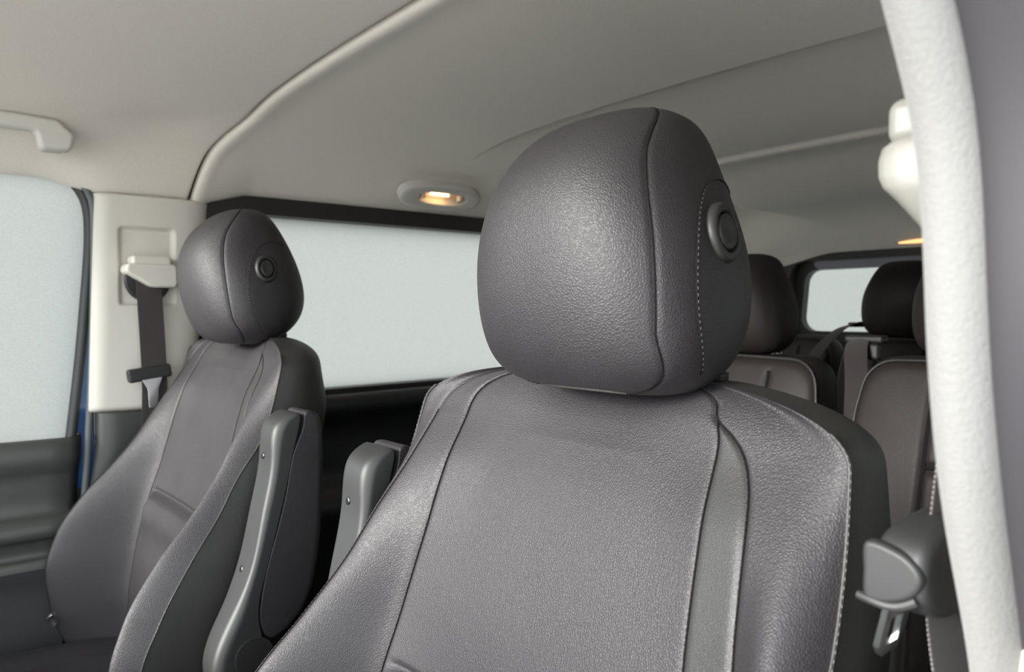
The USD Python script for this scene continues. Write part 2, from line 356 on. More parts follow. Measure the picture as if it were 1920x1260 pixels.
# tailgate wall: dark header, grey inner frame, the pane
wb = thing('wall_back', kind='structure')
win = Polygon(rounded([(-0.675, 0.99), (0.675, 0.99), (0.655, 1.213), (-0.655, 1.213)], 0.05))
inner = Polygon(rounded([(-0.70, 0.95), (0.70, 0.95), (0.69, 1.243), (-0.69, 1.243)], 0.055))
outer = Polygon([(-0.86, 0.0), (0.86, 0.0), (0.86, 1.42), (-0.86, 1.42)])
obj('tailgate_panel', plate(outer.difference(inner), 0.05, 'xz', 2.625), BLACKT, wb, smooth=30)
obj('window_frame', plate(inner.buffer(0.004).difference(win), 0.035, 'xz', 2.66), BLACKT, wb, smooth=30)
obj('upper_frame_trim', plate(Polygon(rounded([(-0.60, 1.2135), (0.60, 1.2135), (0.63, 1.243), (-0.63, 1.243)], 0.010)), 0.03, 'xz', 2.645), REARGREY, wb, smooth=30)
obj('window_6', plate(win.buffer(0.01), 0.004, 'xz', 2.665), PANE, smooth=False, kind='structure')
# B pillar covers, one each side
def pillar(name, s):
    f = (lambda q: q) if s < 0 else mirror
    w = thing(name, kind='structure')
    ny, nz = 96, 150
    T = np.linspace(0, 1, ny); Z = np.linspace(0.858, 1.290, nz)
    P = np.zeros((nz, ny, 3))
    # section: rolled front edge then nearly flat, slightly turned in at the rear
    sec = smooth_curve([(-0.835, 0.325), (-0.812, 0.309), (-0.793, 0.308), (-0.782, 0.320), (-0.778, 0.345), (-0.776, 0.40), (-0.777, 0.46), (-0.786, 0.505), (-0.81, 0.528), (-0.84, 0.535)], ny)
    for i, z in enumerate(Z):
        P[i, :, 0] = sec[:, 0]; P[i, :, 1] = sec[:, 1] + 0.035 * (z - 1.28) * np.interp(sec[:, 1], [0.3, 0.52], [1, 2.2]); P[i, :, 2] = z
    # recess for the belt guide
    u = np.maximum(np.abs(P[..., 1] - 0.3985) - 0.043, 0); v = np.maximum(np.abs(P[..., 2] - 1.147) - 0.069, 0)
    P[..., 0] -= 0.009 * (1 - sstep(np.hypot(u, v), 0.004, 0.011)) * (P[..., 0] > -0.80)
    P[-3:, :, 0] -= np.array([0.0005, 0.002, 0.008])[:, None]; P[:4, :, 0] -= np.array([0.010, 0.004, 0.0015, 0.0004])[:, None]
    if s > 0: P[..., 1] += 0.065
    obj('pillar_cover', f(grid(P)), TRIM, w, smooth=60)
    low = smooth_curve([(-0.83, 0.322), (-0.81, 0.308), (-0.792, 0.308), (-0.785, 0.32), (-0.783, 0.36), (-0.784, 0.46), (-0.80, 0.52), (-0.84, 0.53)], 40)
    zz = np.array([0.0, 0.4, 0.70, 0.80, 0.852, 0.858])
    obj('lower_cover', f(grid(np.array([[(x - (0.006 if z > 0.855 else 0), y - 0.015 * (z < 0.8) + (0.065 if s > 0 else 0), z) for x, y in low] for z in zz]))), DOORP, w, smooth=50)
    return w
pillar('trim_1', -1); pillar('trim_2', 1)

# door opening of the passenger side: painted jamb, rubber seals
tj = thing('trim_3', kind='structure')
obj('lower_jamb', plate(Polygon([(0.05, 0.0), (0.34, 0.0), (0.34, 0.78), (0.05, 0.78)]), 0.02, 'yz', -0.875), RUBBER, tj, smooth=30)
obj('painted_jamb', plate(Polygon([(0.262, 0.70), (0.310, 0.70), (0.335, 1.16), (0.345, 1.32), (0.315, 1.33), (0.310, 1.225), (0.302, 1.10), (0.290, 0.97), (0.268, 0.79)]), 0.02, 'yz', -0.872), BLUE, tj, smooth=30)
seal = smooth_curve([(-0.800, -0.45, 1.330), (-0.800, 0.0, 1.330), (-0.800, 0.20, 1.330), (-0.801, 0.272, 1.318), (-0.803, 0.300, 1.285), (-0.804, 0.307, 1.235), (-0.804, 0.305, 1.12), (-0.804, 0.297, 0.90), (-0.804, 0.284, 0.70), (-0.804, 0.24, 0.30)], 80)
obj('grey_seal', tube(seal, 0.0065, 10), RUBBER_G, tj, smooth=60)

# passenger door: moulded panel, frosted pane, rubber frame
d1 = thing('door_1', kind='structure')
dp = np.array([(-0.850, 0.790), (-0.828, 0.806), (-0.800, 0.812), (-0.772, 0.806), (-0.756, 0.792), (-0.752, 0.775), (-0.762, 0.758), (-0.776, 0.742), (-0.782, 0.715), (-0.784, 0.690), (-0.776, 0.674), (-0.755, 0.667), (-0.728, 0.660), (-0.712, 0.652), (-0.706, 0.640), (-0.714, 0.630), (-0.738, 0.624), (-0.752, 0.612), (-0.756, 0.597), (-0.745, 0.590), (-0.728, 0.588), (-0.718, 0.582), (-0.714, 0.572)])
lp = np.array([(-0.714, 0.572), (-0.720, 0.560), (-0.732, 0.545), (-0.736, 0.48), (-0.735, 0.36), (-0.73, 0.25), (-0.73, 0.10)])
def door_sheet(pr, n):
    c = smooth_curve(pr, n); c[:, 0] = np.where(c[:, 0] > -.80, -.80 + (c[:, 0] + .80) * .36, c[:, 0]); ys = np.r_[np.linspace(-0.6, 0.26, 24), 0.272, 0.280, 0.284]
    rows = []
    for y in ys:
        e = sstep(y, 0.255, 0.286) ** 2
        yy = y + 0.06 * (c[:, 1] - 0.80)
        rows.append(np.stack([c[:, 0] - 0.05 * e * (c[:, 0] > -0.83), yy, c[:, 1] + 0.012 * (y - 0.1) * (c[:, 1] < 0.75)], 1))
    return flip(grid(np.array(rows)))
obj('door_panel', flip(door_sheet(dp, 110)), DOORP, d1, smooth=50)
obj('lower_panel', flip(door_sheet(lp, 40)), DOORL, d1, smooth=50)
fr_path = smooth_curve([(-0.822, -0.45, 1.338), (-0.822, 0.0, 1.338), (-0.822, 0.18, 1.337), (-0.822, 0.255, 1.325), (-0.822, 0.292, 1.285), (-0.822, 0.302, 1.225), (-0.822, 0.295, 1.10), (-0.822, 0.283, 0.97), (-0.822, 0.262, 0.79)], 70)
obj('frame_rubber', tube(fr_path, 0.013, 12, ry=0.010), RUBBER, d1, smooth=60)
obj('window_1', plate(Polygon([(-0.55, 0.78), (0.255, 0.78), (0.285, 0.97), (0.296, 1.10), (0.302, 1.225), (0.29, 1.29), (0.25, 1.33), (-0.40, 1.345)]), 0.004, 'yz', -0.834), PANE, smooth=False, kind='structure')

# driver's door opening: the fabric seal on the pillar edge and the metal jamb outside it
t4 = thing('trim_4', kind='structure')
sp = np.array([0, 0.0098, 0]) + smooth_curve([(0.700, 0.03, 1.395), (0.735, 0.12, 1.345), (0.762, 0.210, 1.275), (0.773, 0.255, 1.215), (0.778, 0.277, 1.165), (0.780, 0.298, 1.12), (0.780, 0.312, 1.045), (0.780, 0.330, 0.97), (0.780, 0.358, 0.90), (0.780, 0.375, 0.80), (0.78, 0.38, 0.60), (0.78, 0.36, 0.30)], 120)
obj('fabric_seal', tube(sp, 0.0105, 24, ry=0.0135), SEALF, t4, smooth=70, label='pale fabric seal along the pillar edge')
jp = np.array([0, 0.010, 0]) + smooth_curve([(0.72, 0.03, 1.41), (0.765, 0.13, 1.36), (0.800, 0.21, 1.27), (0.812, 0.270, 1.17), (0.815, 0.292, 1.12), (0.816, 0.305, 1.05), (0.816, 0.325, 0.97), (0.816, 0.35, 0.90), (0.816, 0.365, 0.80), (0.816, 0.37, 0.60), (0.816, 0.35, 0.3)], 80)
J = np.stack([jp + np.array(o) for o in ((-0.045, 0.02, 0), (-0.03, 0.006, 0), (-0.012, 0.0, 0), (0.010, 0.0, 0), (0.028, 0.006, 0), (0.036, 0.02, 0), (0.038, 0.05, 0), (0.05, 0.07, 0), (0.06, 0.20, 0))], 1)
obj('door_jamb', flip(grid(J)), JAMB, t4, smooth=60)

# ================================================================== front seats
HP = [0.1151, 3.357, 4.0116, 2.6091, 2.3756, 0.1287, 0.1186, 0.1132, 0.096, 0.1053, 0.0679, 0.0834, 0.0955, 0.0896, 0.0529, 0.0577, 0.0978, 0.0945, 0.0729, 0.0491]
KV = [-1, -.5, 0, .5, 1]
def headrest_grid(nv=72, nf=240, sc=1.0):
    H, pt, pb, nF, nB = HP[:5]
    v = np.concatenate([[-.9999], np.sin(np.linspace(-1, 1, nv + 2)[1:-1] * np.pi / 2), [.9999]])
    e = np.where(v > 0, pt, pb); s = (1 - np.abs(v) ** e) ** (1 / e)
    A, YF, YB = (CubicSpline(KV, HP[i:i + 5])(v) * s for i in (5, 10, 15))
    ph = np.linspace(0, 2 * np.pi, nf, endpoint=False)
    # crowd columns towards the front seam so that its groove is crisp
    c, si = np.cos(ph), np.sin(ph); n = np.where(si < 0, nF, nB)
    cx = np.sign(c) * np.abs(c) ** (2 / n); cy = np.sign(si) * np.abs(si) ** (2 / n)
    P = np.stack([A[:, None] * cx, np.where(cy < 0, YF[:, None], YB[:, None]) * cy, np.repeat((H * v)[:, None], nf, 1)], -1) * sc
    return P, v, np.degrees(ph)

SIDE_SEAM = [(0.045, 0.052), (0.022, 0.056), (0.000, 0.049), (-0.015, 0.032), (-0.0245, 0.008), (-0.0275, -0.02), (-0.0235, -0.05), (-0.013, -0.075), (0.000, -0.095)]
def surface_x(mesh, yz, s=1):
    """Points of the headrest's side (x > 0 times s) at the given (y, z)."""
    yz = np.asarray(yz); o = np.stack([np.full(len(yz), 0.4 * s), yz[:, 0], yz[:, 1]], 1)
    d = np.tile([-1.0 * s, 0, 0], (len(yz), 1)); loc, ri, _ = mesh.ray.intersects_location(o, d, multiple_hits=True)
    out = np.full((len(yz), 3), np.nan)
    for p, i in zip(loc, ri):
        if np.isnan(out[i, 0]) or p[0] * s > out[i, 0] * s: out[i] = p
    return out[~np.isnan(out[:, 0])]

def tilt(m, t, o):
    v = m.vertices; c, s = math.cos(t), math.sin(t)
    return trimesh.Trimesh(np.stack([v[:, 0], v[:, 1] * c + v[:, 2] * s, -v[:, 1] * s + v[:, 2] * c], 1) + o, m.faces, process=False)

def add_headrest(seat, O, t, sc=1.0, m=LEATHER, detail=True):
    P, v, ph = headrest_grid(sc=sc) if detail else headrest_grid(30, 64, sc)
    base = loft(P)
    phs = 327 - 7 * sstep(v, 0.2, 1.0) * 0 + 6 * sstep(v, 0.55, 0.95) * 0.6 + 12 * sstep(-v, 0.6, 0.98)
    N = base.vertex_normals[:P.shape[0] * P.shape[1]].reshape(P.shape)
    d = np.minimum(np.abs(ph[None] - phs[:, None]), np.abs(ph[None] - (540 - phs)[:, None]))
    fade = 1 - sstep(np.abs(v), 0.93, 0.99)
    P2 = P - N * (0.0014 * np.exp(-(d / 1.7) ** 2) * fade[:, None] * sc)[..., None]
    main = loft(P2)
    hr = obj('headrest', tilt(main, t, O), m, seat, smooth=50)
    if not detail: 
        for s in (-1, 1): obj('headrest_post', tilt(tube([(0.06 * s, 0.02, -0.10), (0.06 * s, 0.03, -0.18)], 0.006, 10), t, O), CHROME, seat)
        return hr
    for s in (1, -1):
        L = []
        for i in range(3, len(v) - 2):
            q = phs[i] if s > 0 else 540 - phs[i]
            j = q / (360 / P.shape[1]); j0 = int(j) % P.shape[1]; w = j - int(j)
            L.append(P2[i, j0] * (1 - w) + P2[i, (j0 + 1) % P.shape[1]] * w)
        L = smooth_curve(np.array(L), 160); n = at_normals(main, L)
        obj('front_seam', tilt(tube(L + n * 0.0002, 0.0008, 6), t, O), SEAM_OR_SHADE, hr)
        cc = np.cross(np.gradient(L, axis=0), n); cc /= np.linalg.norm(cc, axis=1, keepdims=True)
        obj('stitching', tilt(stitches(L + n * 0.0008, n), t, O), SEAM_OR_SHADE, hr, smooth=False, kind='stuff')
        yz = smooth_curve(np.array(SIDE_SEAM), 120)
        S = surface_x(base, yz, s); n = at_normals(base, S)
        obj('side_seam', tilt(tube(S + n * 0.0001, 0.0009, 6), t, O), SEAM_OR_SHADE, hr)
        obj('side_stitching', tilt(stitches(S + n * 0.0009, n), t, O), THREAD if s > 0 else SEAM_OR_SHADE, hr, smooth=False, kind='stuff')
    # release button on the right-hand cheek
    cpt = surface_x(base, [(0.003, 0.010)], 1)[0]; n = at_normals(base, cpt[None])[0]
    n = n * [1, 1, .6]; n /= np.linalg.norm(n)
    a = np.cross([0, 0, 1.0], n); a /= np.linalg.norm(a); b = np.cross(n, a)
    def dome_(c0, ra, rb, prof):
        th = np.linspace(0, 2 * np.pi, 48, endpoint=False)
        return loft(np.array([c0 + n * h + (np.cos(th)[:, None] * a * ra + np.sin(th)[:, None] * b * rb) * q for q, h in prof]))
    bz = dome_(cpt - n * 0.003, 0.0185, 0.0235, [(1.0, -0.004), (1.0, 0.003), (0.97, 0.0055), (0.90, 0.0075), (0.80, 0.0085), (0.70, 0.0082), (0.66, 0.0065), (0.64, 0.003)])
    obj('button_bezel', tilt(bz, t, O), PLASTIC, hr)
    bt = dome_(cpt - n * 0.002, 0.0112, 0.0142, [(1.0, -0.002), (1.0, 0.0055), (0.93, 0.0073), (0.8, 0.0083), (0.5, 0.0078), (0.2, 0.0073)])
    obj('release_button', tilt(bt, t, O), PLASTIC, hr)
    # piping round the lower front edge
    j = [k for k in range(P.shape[1]) if 215 < ph[k] < 332]
    L = smooth_curve(P[3, j], 90); n = at_normals(base, L)
    obj('lower_piping', tilt(tube(L, 0.0016, 8), t, O), LEATHER_FINE, hr)
    for s in (-1, 1):
        q = O + np.array([0.075 * s, 0.035, -0.10])
        obj('headrest_post', tube([q + [0, -0.01, 0.05], q + [0, 0.004, -0.08]], 0.006, 14), CHROME, seat)
        obj('post_guide', cat(tube([q + [0, 0, -0.008], q + [0, 0.0005, -0.003], q + [0, 0.001, 0.004], q + [0, 0.0015, 0.006]], [0.014, 0.0155, 0.0155, 0.012], 20),
                              *[tube(np.array([[math.cos(u) * 0.0158, math.sin(u) * 0.0158, zz] for u in np.linspace(0, 2 * np.pi, 25)]) + q, 0.0006, 5) for zz in (-0.003, 0, 0.003)]), PLASTIC, seat)
    return hr

Zt = np.array([-.09, -.15, -.20, -.25, -.30, -.35, -.40, -.47, -.54, -.61, -.70])[::-1]
def tab(*v):
    p = Pchip(Zt, np.array(v, float)[::-1]); return lambda z: p(np.clip(z, Zt[0], Zt[-1]))
YC = tab(0.016, -.010, -.034, -.052, -.066, -.080, -.094, -.112, -.126, -.135, -.135)
GX = Pchip([-.70, -.50, -.40, -.35, -.30, -.25, -.20, -.15, -.08], [.205, .200, .190, .184, .175, .166, .163, .166, .172])
GY = tab(0.012, -.015, -.045, -.062, -.074, -.086, -.102, -.120, -.132, -.140, -.140)
EX = Pchip([-.70, -.40, -.25, -.20, -.175, -.157, -.146, -.136, -.126, -.115, -.105, -.08], [.21, .205, .194, .188, .181, .172, .1635, .153, .1425, .153, .163, .172])
DX = Pchip([-.70, -.40, -.25, -.20, -.15, -.126, -.115, -.105, -.08], [.168, .162, .154, .150, .144, .1422, .1527, .1627, .1717])
CX = tab(0.202, .212, .218, .230, .240, .252, .262, .272, .274, .272, .262)
CY = tab(0.012, -.019, -.052, -.085, -.116, -.155, -.200, -.245, -.264, -.257, -.222)
FX = tab(0.236, .243, .248, .252, .257, .268, .283, .294, .297, .294, .284)
FY = tab(-0.006, -.020, -.034, -.054, -.090, -.122, -.162, -.206, -.232, -.232, -.205)
SX = tab(0.236, .246, .252, .257, .261, .268, .280, .288, .290, .288, .28)
SY = tab(0.026, .020, .012, .004, -.020, -.045, -.070, -.095, -.11, -.11, -.10)
BX = tab(0.185, .198, .215, .222, .226, .230, .235, .238, .240, .240, .235)
BY = tab(0.066, .068, .068, .058, .045, .032, .020, .006, -.008, -.02, -.03)
OFF = -0.022

def backrest_sections():
    zs = np.unique(np.r_[np.linspace(-.70, -.15, 90), np.linspace(-.42, -.375, 24), np.linspace(-.175, -.0975, 44)])[::-1]
    rows, zz = [], []
    for z in zs:
        gl, e, dx, cx, fx = (float(q(z)) for q in (GX, EX, DX, CX, FX))
        dx = min(dx, e - 0.0002)
        cy, fy, gy, yc = float(CY(z)), float(FY(z)), float(GY(z)), float(YC(z))
        kx = [-fx, -cx, -gl, -gl * .55, 0, dx * .6, e, cx, fx]
        ky = [fy, cy, gy, yc - .002, yc, yc - .002, gy - .003, cy, fy]
        py = Pchip(kx, ky)
        cl = lambda a, b, n: a + (b - a) * (0.5 - 0.5 * np.cos(np.linspace(0, np.pi, n)))
        segs = [cl(-fx, -cx, 14), cl(-cx, -gl, 20), cl(-gl, dx, 60), cl(dx, e, 16), cl(e, cx, 22), cl(cx, fx, 14)]
        x = np.concatenate([s[:-1] for s in segs] + [[fx]]); y = py(x)
        gr = lambda x0, w, d: d * np.exp(-((x - x0) / w) ** 2)
        y = y + gr(-gl, .003, .0022) + gr(e, .003, .0022) + gr(dx, .0025, .0012) + gr(fx, .004, .002) + gr(-fx, .004, .002) + gr(-cx, .003, .0016)
        # crease across the panel with a fuller cushion below it
        m = sstep(x, -gl, -gl + .03) * (1 - sstep(x, dx - .02, dx))
        zc = float(z) + 0.395
        y = y + m * (0.004 * math.exp(-((zc - .002) / .005) ** 2) - 0.014 * math.exp(-((zc + .030) / .036) ** 2) * float(sstep(-zc, -.004, .012)))
        bt = np.array([[fx, fy + .002], [float(SX(z)), float(SY(z))], [float(BX(z)), float(BY(z))], [float(BX(z)) * .6, float(BY(z)) + .008], [0, float(BY(z)) + .010]])
        c = smooth_curve(bt, 30)
        back = np.vstack([c[1:], (c * [-1, 1])[::-1][1:-1]])
        X = np.r_[x, back[:, 0]]; Y = np.r_[y, back[:, 1]]
        # rounded shoulders
        q = np.clip((-.0965 - z) / (.0535), 0, 1); sx = (1 - (1 - q) ** 2.6) ** (1 / 2.2); q2 = np.clip((-.0965 - z) / .042, 0, 1); sy = (1 - (1 - q2) ** 2.4) ** (1 / 2.4)
        X = X * sx; Y = 0.030 + (Y - 0.030) * sy
        zd = z - 0.014 * np.exp(-(X / .085) ** 4) * np.clip((z + .16) / .06, 0, 1)
        rows.append(np.stack([X + OFF, Y, zd], 1))
    return np.array(rows), np.cumsum([0, 13, 19, 59, 15, 21, 13])

BACK, CUT = backrest_sections()

def bead(P, r=0.0012): return tube(P, r, 8)

def front_seat(name, label, cx, cy, dz, side, ht):
    """side: +1 or -1, where the folded-up armrest stands."""
    O = np.array([cx, cy, 1.1006 + dz])
    seat = thing(name, label, 'car seat', (cx, cy - 0.1, 0))
    whole = grid(BACK, True); nrm = whole.vertex_normals.reshape(BACK.shape)
    def strip(a, b, m=None):
        idx = np.arange(a, b + 1) % BACK.shape[1]
        S = BACK[:, idx]; top = np.broadcast_to(np.array([OFF, 0.03, -.0967 - .013]), S[:1].shape)
        return tilt(flip(grid(np.concatenate([top, S]))), 0, O)
    n = BACK.shape[1]
    bo0 = obj('bolster', strip(CUT[0], CUT[2]), LEATHER, seat, smooth=60)
    bp = obj('backrest_panel', strip(CUT[2], CUT[3]), LEATHER, seat, smooth=60)
    obj('side_insert', strip(CUT[3], CUT[4]), LEATHER_FINE, seat, smooth=60)
    bo = obj('bolster', strip(CUT[4], CUT[6]), LEATHER, seat, smooth=60)
    bs = obj('backrest_shell', strip(CUT[6], n), LEATHER_FINE, seat, smooth=60)
    def line(col, z0=-.10, z1=-.69):
        k = [i for i in range(len(BACK)) if z1 < BACK[i, col, 2] < z0]
        return BACK[k, col], nrm[k, col]
    for col, nm, par in ((CUT[2], 'panel_seam_or_shade', bp), (CUT[3], 'panel_seam_or_shade', bp), (CUT[4], 'bolster_seam', bo)):
        L, N = line(col, -.10 if col == CUT[2] else -.104)
        L = smooth_curve(L, 200); N = -at_normals(whole, L)
        N = N * np.sign((N * [0, -1, 0]).sum(1))[:, None]
        obj(nm, tilt(tube(L + N * .0004, .0009, 6), 0, O), SEAM_OR_SHADE, par)
        off = np.cross(np.gradient(L, axis=0), N); off /= np.linalg.norm(off, axis=1, keepdims=True)
        obj('stitching', tilt(stitches(L + N * .0012, N), 0, O), SEAM_OR_SHADE, par, smooth=False, kind='stuff')
    for col, par in ((CUT[1], 'l'),):
        L, N = line(col, -.15); L = smooth_curve(L, 220); N = np.tile([-0.3, -0.95, 0.1], (len(L), 1))
        obj('bolster_seam', tilt(tube(L + N * .0003, .0010, 6), 0, O), SEAM_OR_SHADE, bo0)
        obj('stitching', tilt(stitches(L + N * .0012, N), 0, O), THREAD, bo0, smooth=False, kind='stuff')
    for col in (CUT[0], CUT[6]):
        L, N = line(col, -.125); L = smooth_curve(L, 220); N = np.tile([0.75 * np.sign(L[0, 0]), -0.65, 0], (len(L), 1))
        obj('side_piping', tilt(tube(L + N * .0006, .0014, 8), 0, O), LEATHER_FINE, bs)
        obj('side_stitching', tilt(stitches(L + N * .0022, N, .003, .0022, .0005), 0, O), THREAD, bs, smooth=False, kind='stuff')
    add_headrest(seat, O, ht)
    # seat cushion: pad with raised side bolsters
    cu = []
    for y in np.linspace(-1, 1, 40):
        yy = -0.34 + 0.27 * y; s = (1 - abs(y) ** 5) ** (1 / 4) if abs(y) < 1 else 0.02
        a = np.linspace(0, 2 * np.pi, 64, endpoint=False); cxx = np.sign(np.cos(a)) * np.abs(np.cos(a)) ** .45; szz = np.sign(np.sin(a)) * np.abs(np.sin(a)) ** .5
        x = 0.27 * cxx * (0.9 + .1 * s); zz = 0.075 * szz * max(s, .05) + 0.018 * sstep(np.abs(x), .15, .24) * (szz > 0)
        cu.append(np.stack([x + OFF, np.full(64, yy), zz + 0.348 + 0.02 * (1 - y) / 2], 1))
    obj('seat_cushion', tilt(loft(np.array(cu)[:, ::-1]), 0, np.array([cx, cy, dz])), LEATHER, seat, smooth=50)
    obj('seat_base', rbox((cx + OFF, cy - 0.30, 0.17), (0.46, 0.44, 0.30), 0.03), SHELL, seat)
    # recline lever and bracket on the door side
    lv = smooth_curve([(-0.262 * side, -0.255, 0.492), (-0.268 * side, -0.262, 0.482), (-0.272 * side, -0.252, 0.468)], 10) + [cx, cy, dz]
    obj('recline_lever', tube(lv, 0.007, 10, ry=0.004), STEEL, seat, label='short grey recline lever')
    obj('side_bracket', rbox((cx - 0.250 * side, cy - 0.235, 0.415 + dz), (0.02, 0.035, 0.022), 0.004), STEEL, seat, label='grey metal side bracket')
    # folded-up armrest on the inner side
    A0 = np.array([cx + 0.317 * side, 0, dz - 0.014])
    shell = smooth_curve([(0.428, 0.9155), (0.412, 0.913), (0.396, 0.900), (0.391, 0.880), (0.390, 0.855), (0.378, 0.790), (0.361, 0.715), (0.338, 0.660), (0.318, 0.620), (0.310, 0.585), (0.316, 0.562), (0.340, 0.552), (0.366, 0.560), (0.380, 0.585), (0.373, 0.625), (0.369, 0.660), (0.379, 0.705), (0.394, 0.760), (0.408, 0.815), (0.420, 0.870), (0.428, 0.902)], 150, True)
    pad = smooth_curve([(0.4335, 0.904), (0.436, 0.916), (0.447, 0.917), (0.460, 0.905), (0.464, 0.880), (0.463, 0.800), (0.456, 0.715), (0.440, 0.655), (0.410, 0.622), (0.383, 0.618), (0.3715, 0.640), (0.372, 0.668), (0.381, 0.712), (0.3955, 0.762), (0.4095, 0.818), (0.4215, 0.870)], 150, True)
    am = obj('armrest_shell', tilt(bevel_extrude(shell, 0.030, 0.014, 'yz', 6, near=pad), 0, A0), PLASTIC_G, seat, smooth=60)
    obj('armrest_pad', tilt(bevel_extrude(pad, 0.0305, 0.012, 'yz', 5, near=shell), 0, A0), LEATHER, seat, smooth=60)
    for y, z, nx in ((0.3895, 0.857, 0), (0.3585, 0.707, 0)):
        pos = A0 + np.array([-0.006, y, z]); d = np.array([0, -0.97, 0.24]) if z < .8 else np.array([0, -0.99, 0.1])
        obj('armrest_screw', cat(tube([pos - d * .004, pos + d * .0005, pos + d * .0012], [.0044, .0044, .0034], 18), tube([pos + d * .0011, pos + d * .0016], [.0022, .0022], 6)), SCREW, am)
    pc = A0 + np.array([0.0302 * side, 0.362, 0.598])
    obj('pivot_cap', tube([pc - [.004 * side, 0, 0], pc + [.0008 * side, 0, 0], pc + [.0016 * side, 0, 0]], [.026, .026, .024], 36), PLASTIC, am)
    return seat

front_seat('car_seat', 'large black leather driver seat filling the foreground, headrest nearest the camera', 0.4461, 0.471, 0.0, -1, 0.1383)
front_seat('car_seat', 'black leather front passenger seat beside the far door, glossy in window light', -0.4429, 0.4694, 0.014, 1, 0.0192)

# ================================================================== rear seats
def rear_seat(label, cx, cy, top, w, group=None, lean=0.22, hd=True, hs=0.93, hx=0.0, wide=1.0):
    seat = thing('rear_seat', label, 'car seat', (cx, cy, 0), group)
    H = 0.58
    out = resample(np.roll(rounded([(-w, -H), (w, -H), (w * 1.01, -.30), (w * .97, -.10), (w * .90, -.004), (0, 0), (-w * .90, -.004), (-w * .97, -.10), (-w * 1.01, -.30)], 0.06), 0, 0), 320, True)
    c0 = np.array([0, -.29]); S = np.r_[np.linspace(0.02, 0.9, 90), 0.93, 0.955, 0.975, 0.99, 1.0]
    def yoff(z): return lean * (z + 0.0)          # lower = further forward
    F_ = []
    for s in S:
        p = c0 + (out - c0) * s; bul = -0.022 * (1 - s ** 3)
        g = 0.006 * np.exp(-((p[:, 0] + w * .34) / .007) ** 2) * sstep(-p[:, 1], .015, .05) + 0.006 * np.exp(-((p[:, 0] - w * .42) / .007) ** 2) * sstep(-p[:, 1], .015, .05)
        g = g + 0.008 * np.exp(-((p[:, 1] + .185) / .010) ** 2) * sstep(p[:, 0], -w * .36, -w * .3) * (1 - sstep(p[:, 0], w * .38, w * .44))
        F_.append(np.stack([p[:, 0], bul + g + yoff(p[:, 1]) + 0.012 * max(0, (s - .93) / .07) ** 2, p[:, 1]], 1))
    face = np.array(F_) + [cx, cy, top]
    sd = np.array([np.stack([out[:, 0] * q, out[:, 1] * 0 + d + yoff(out[:, 1]), out[:, 1] - dz], 1) for q, d, dz in ((1.0, .012, 0), (1.02, .03, -.004), (1.02, .06, -.004), (.98, .09, 0.004), (.9, .105, .02), (.4, .115, .06))]) + [cx, cy, top]
    pn = obj('backrest_panel', flip(grid(face, True)), LEATHER_REAR, seat, smooth=60)
    obj('backrest_shell', flip(grid(sd, True)), LEATHER_REAR, seat, smooth=60)
    from scipy.spatial import cKDTree
    fv = face.reshape(-1, 3); kd = cKDTree(fv[:, [0, 2]])
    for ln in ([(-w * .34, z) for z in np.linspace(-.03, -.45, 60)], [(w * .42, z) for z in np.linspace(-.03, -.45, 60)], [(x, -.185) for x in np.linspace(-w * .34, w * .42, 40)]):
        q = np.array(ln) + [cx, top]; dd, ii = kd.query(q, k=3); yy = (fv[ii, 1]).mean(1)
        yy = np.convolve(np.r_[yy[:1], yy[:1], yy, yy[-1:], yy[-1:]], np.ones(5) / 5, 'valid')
        obj('panel_seam_or_shade', tube(np.stack([q[:, 0], yy + .0005, q[:, 1]], 1), .0042, 6), SEAM_OR_SHADE, pn)  # near-black tube filling the groove, in place of the shade inside it
    ring = face[-2][[i for i in range(320) if out[i, 1] > -.5]]; k = int(np.argmax(np.linalg.norm(np.diff(ring, axis=0), axis=1))) + 1
    ring = np.roll(ring, -k, 0) if k < len(ring) else ring
    obj('edge_piping', tube(ring + [0, -.003, 0.001], .0028, 8), LEATHER_FINE, seat)
    if hd:
        add_headrest(seat, np.array([cx + hx, cy + 0.03, top + .108]), 0.12, hs, LEATHER_REAR, detail=False)
        for s in (-1, 1):
            q = np.array([cx + hx + .06 * s, cy + .05, top]); obj('post_guide', tube([q + [0, 0, -.006], q + [0, 0, .004], q + [0, 0, .007]], [.014, .014, .010], 16), CHROME, seat)
    cu = rbox((cx, cy - 0.33, 0.36), (2 * w, 0.50, 0.14), 0.05)
    obj('seat_cushion', cu, LEATHER_REAR, seat); obj('seat_base', rbox((cx, cy - 0.2, 0.145), (1.7 * w, 0.38, 0.29), 0.02), SHELL, seat)
    return seat
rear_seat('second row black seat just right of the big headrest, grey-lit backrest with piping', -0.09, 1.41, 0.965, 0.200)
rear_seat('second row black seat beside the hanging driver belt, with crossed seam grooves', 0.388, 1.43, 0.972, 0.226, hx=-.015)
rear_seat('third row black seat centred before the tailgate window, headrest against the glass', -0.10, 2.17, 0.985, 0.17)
rear_seat('third row black seat at far left under the tailgate window, mostly hidden', -0.50, 2.20, 0.985, 0.20, hd=False)

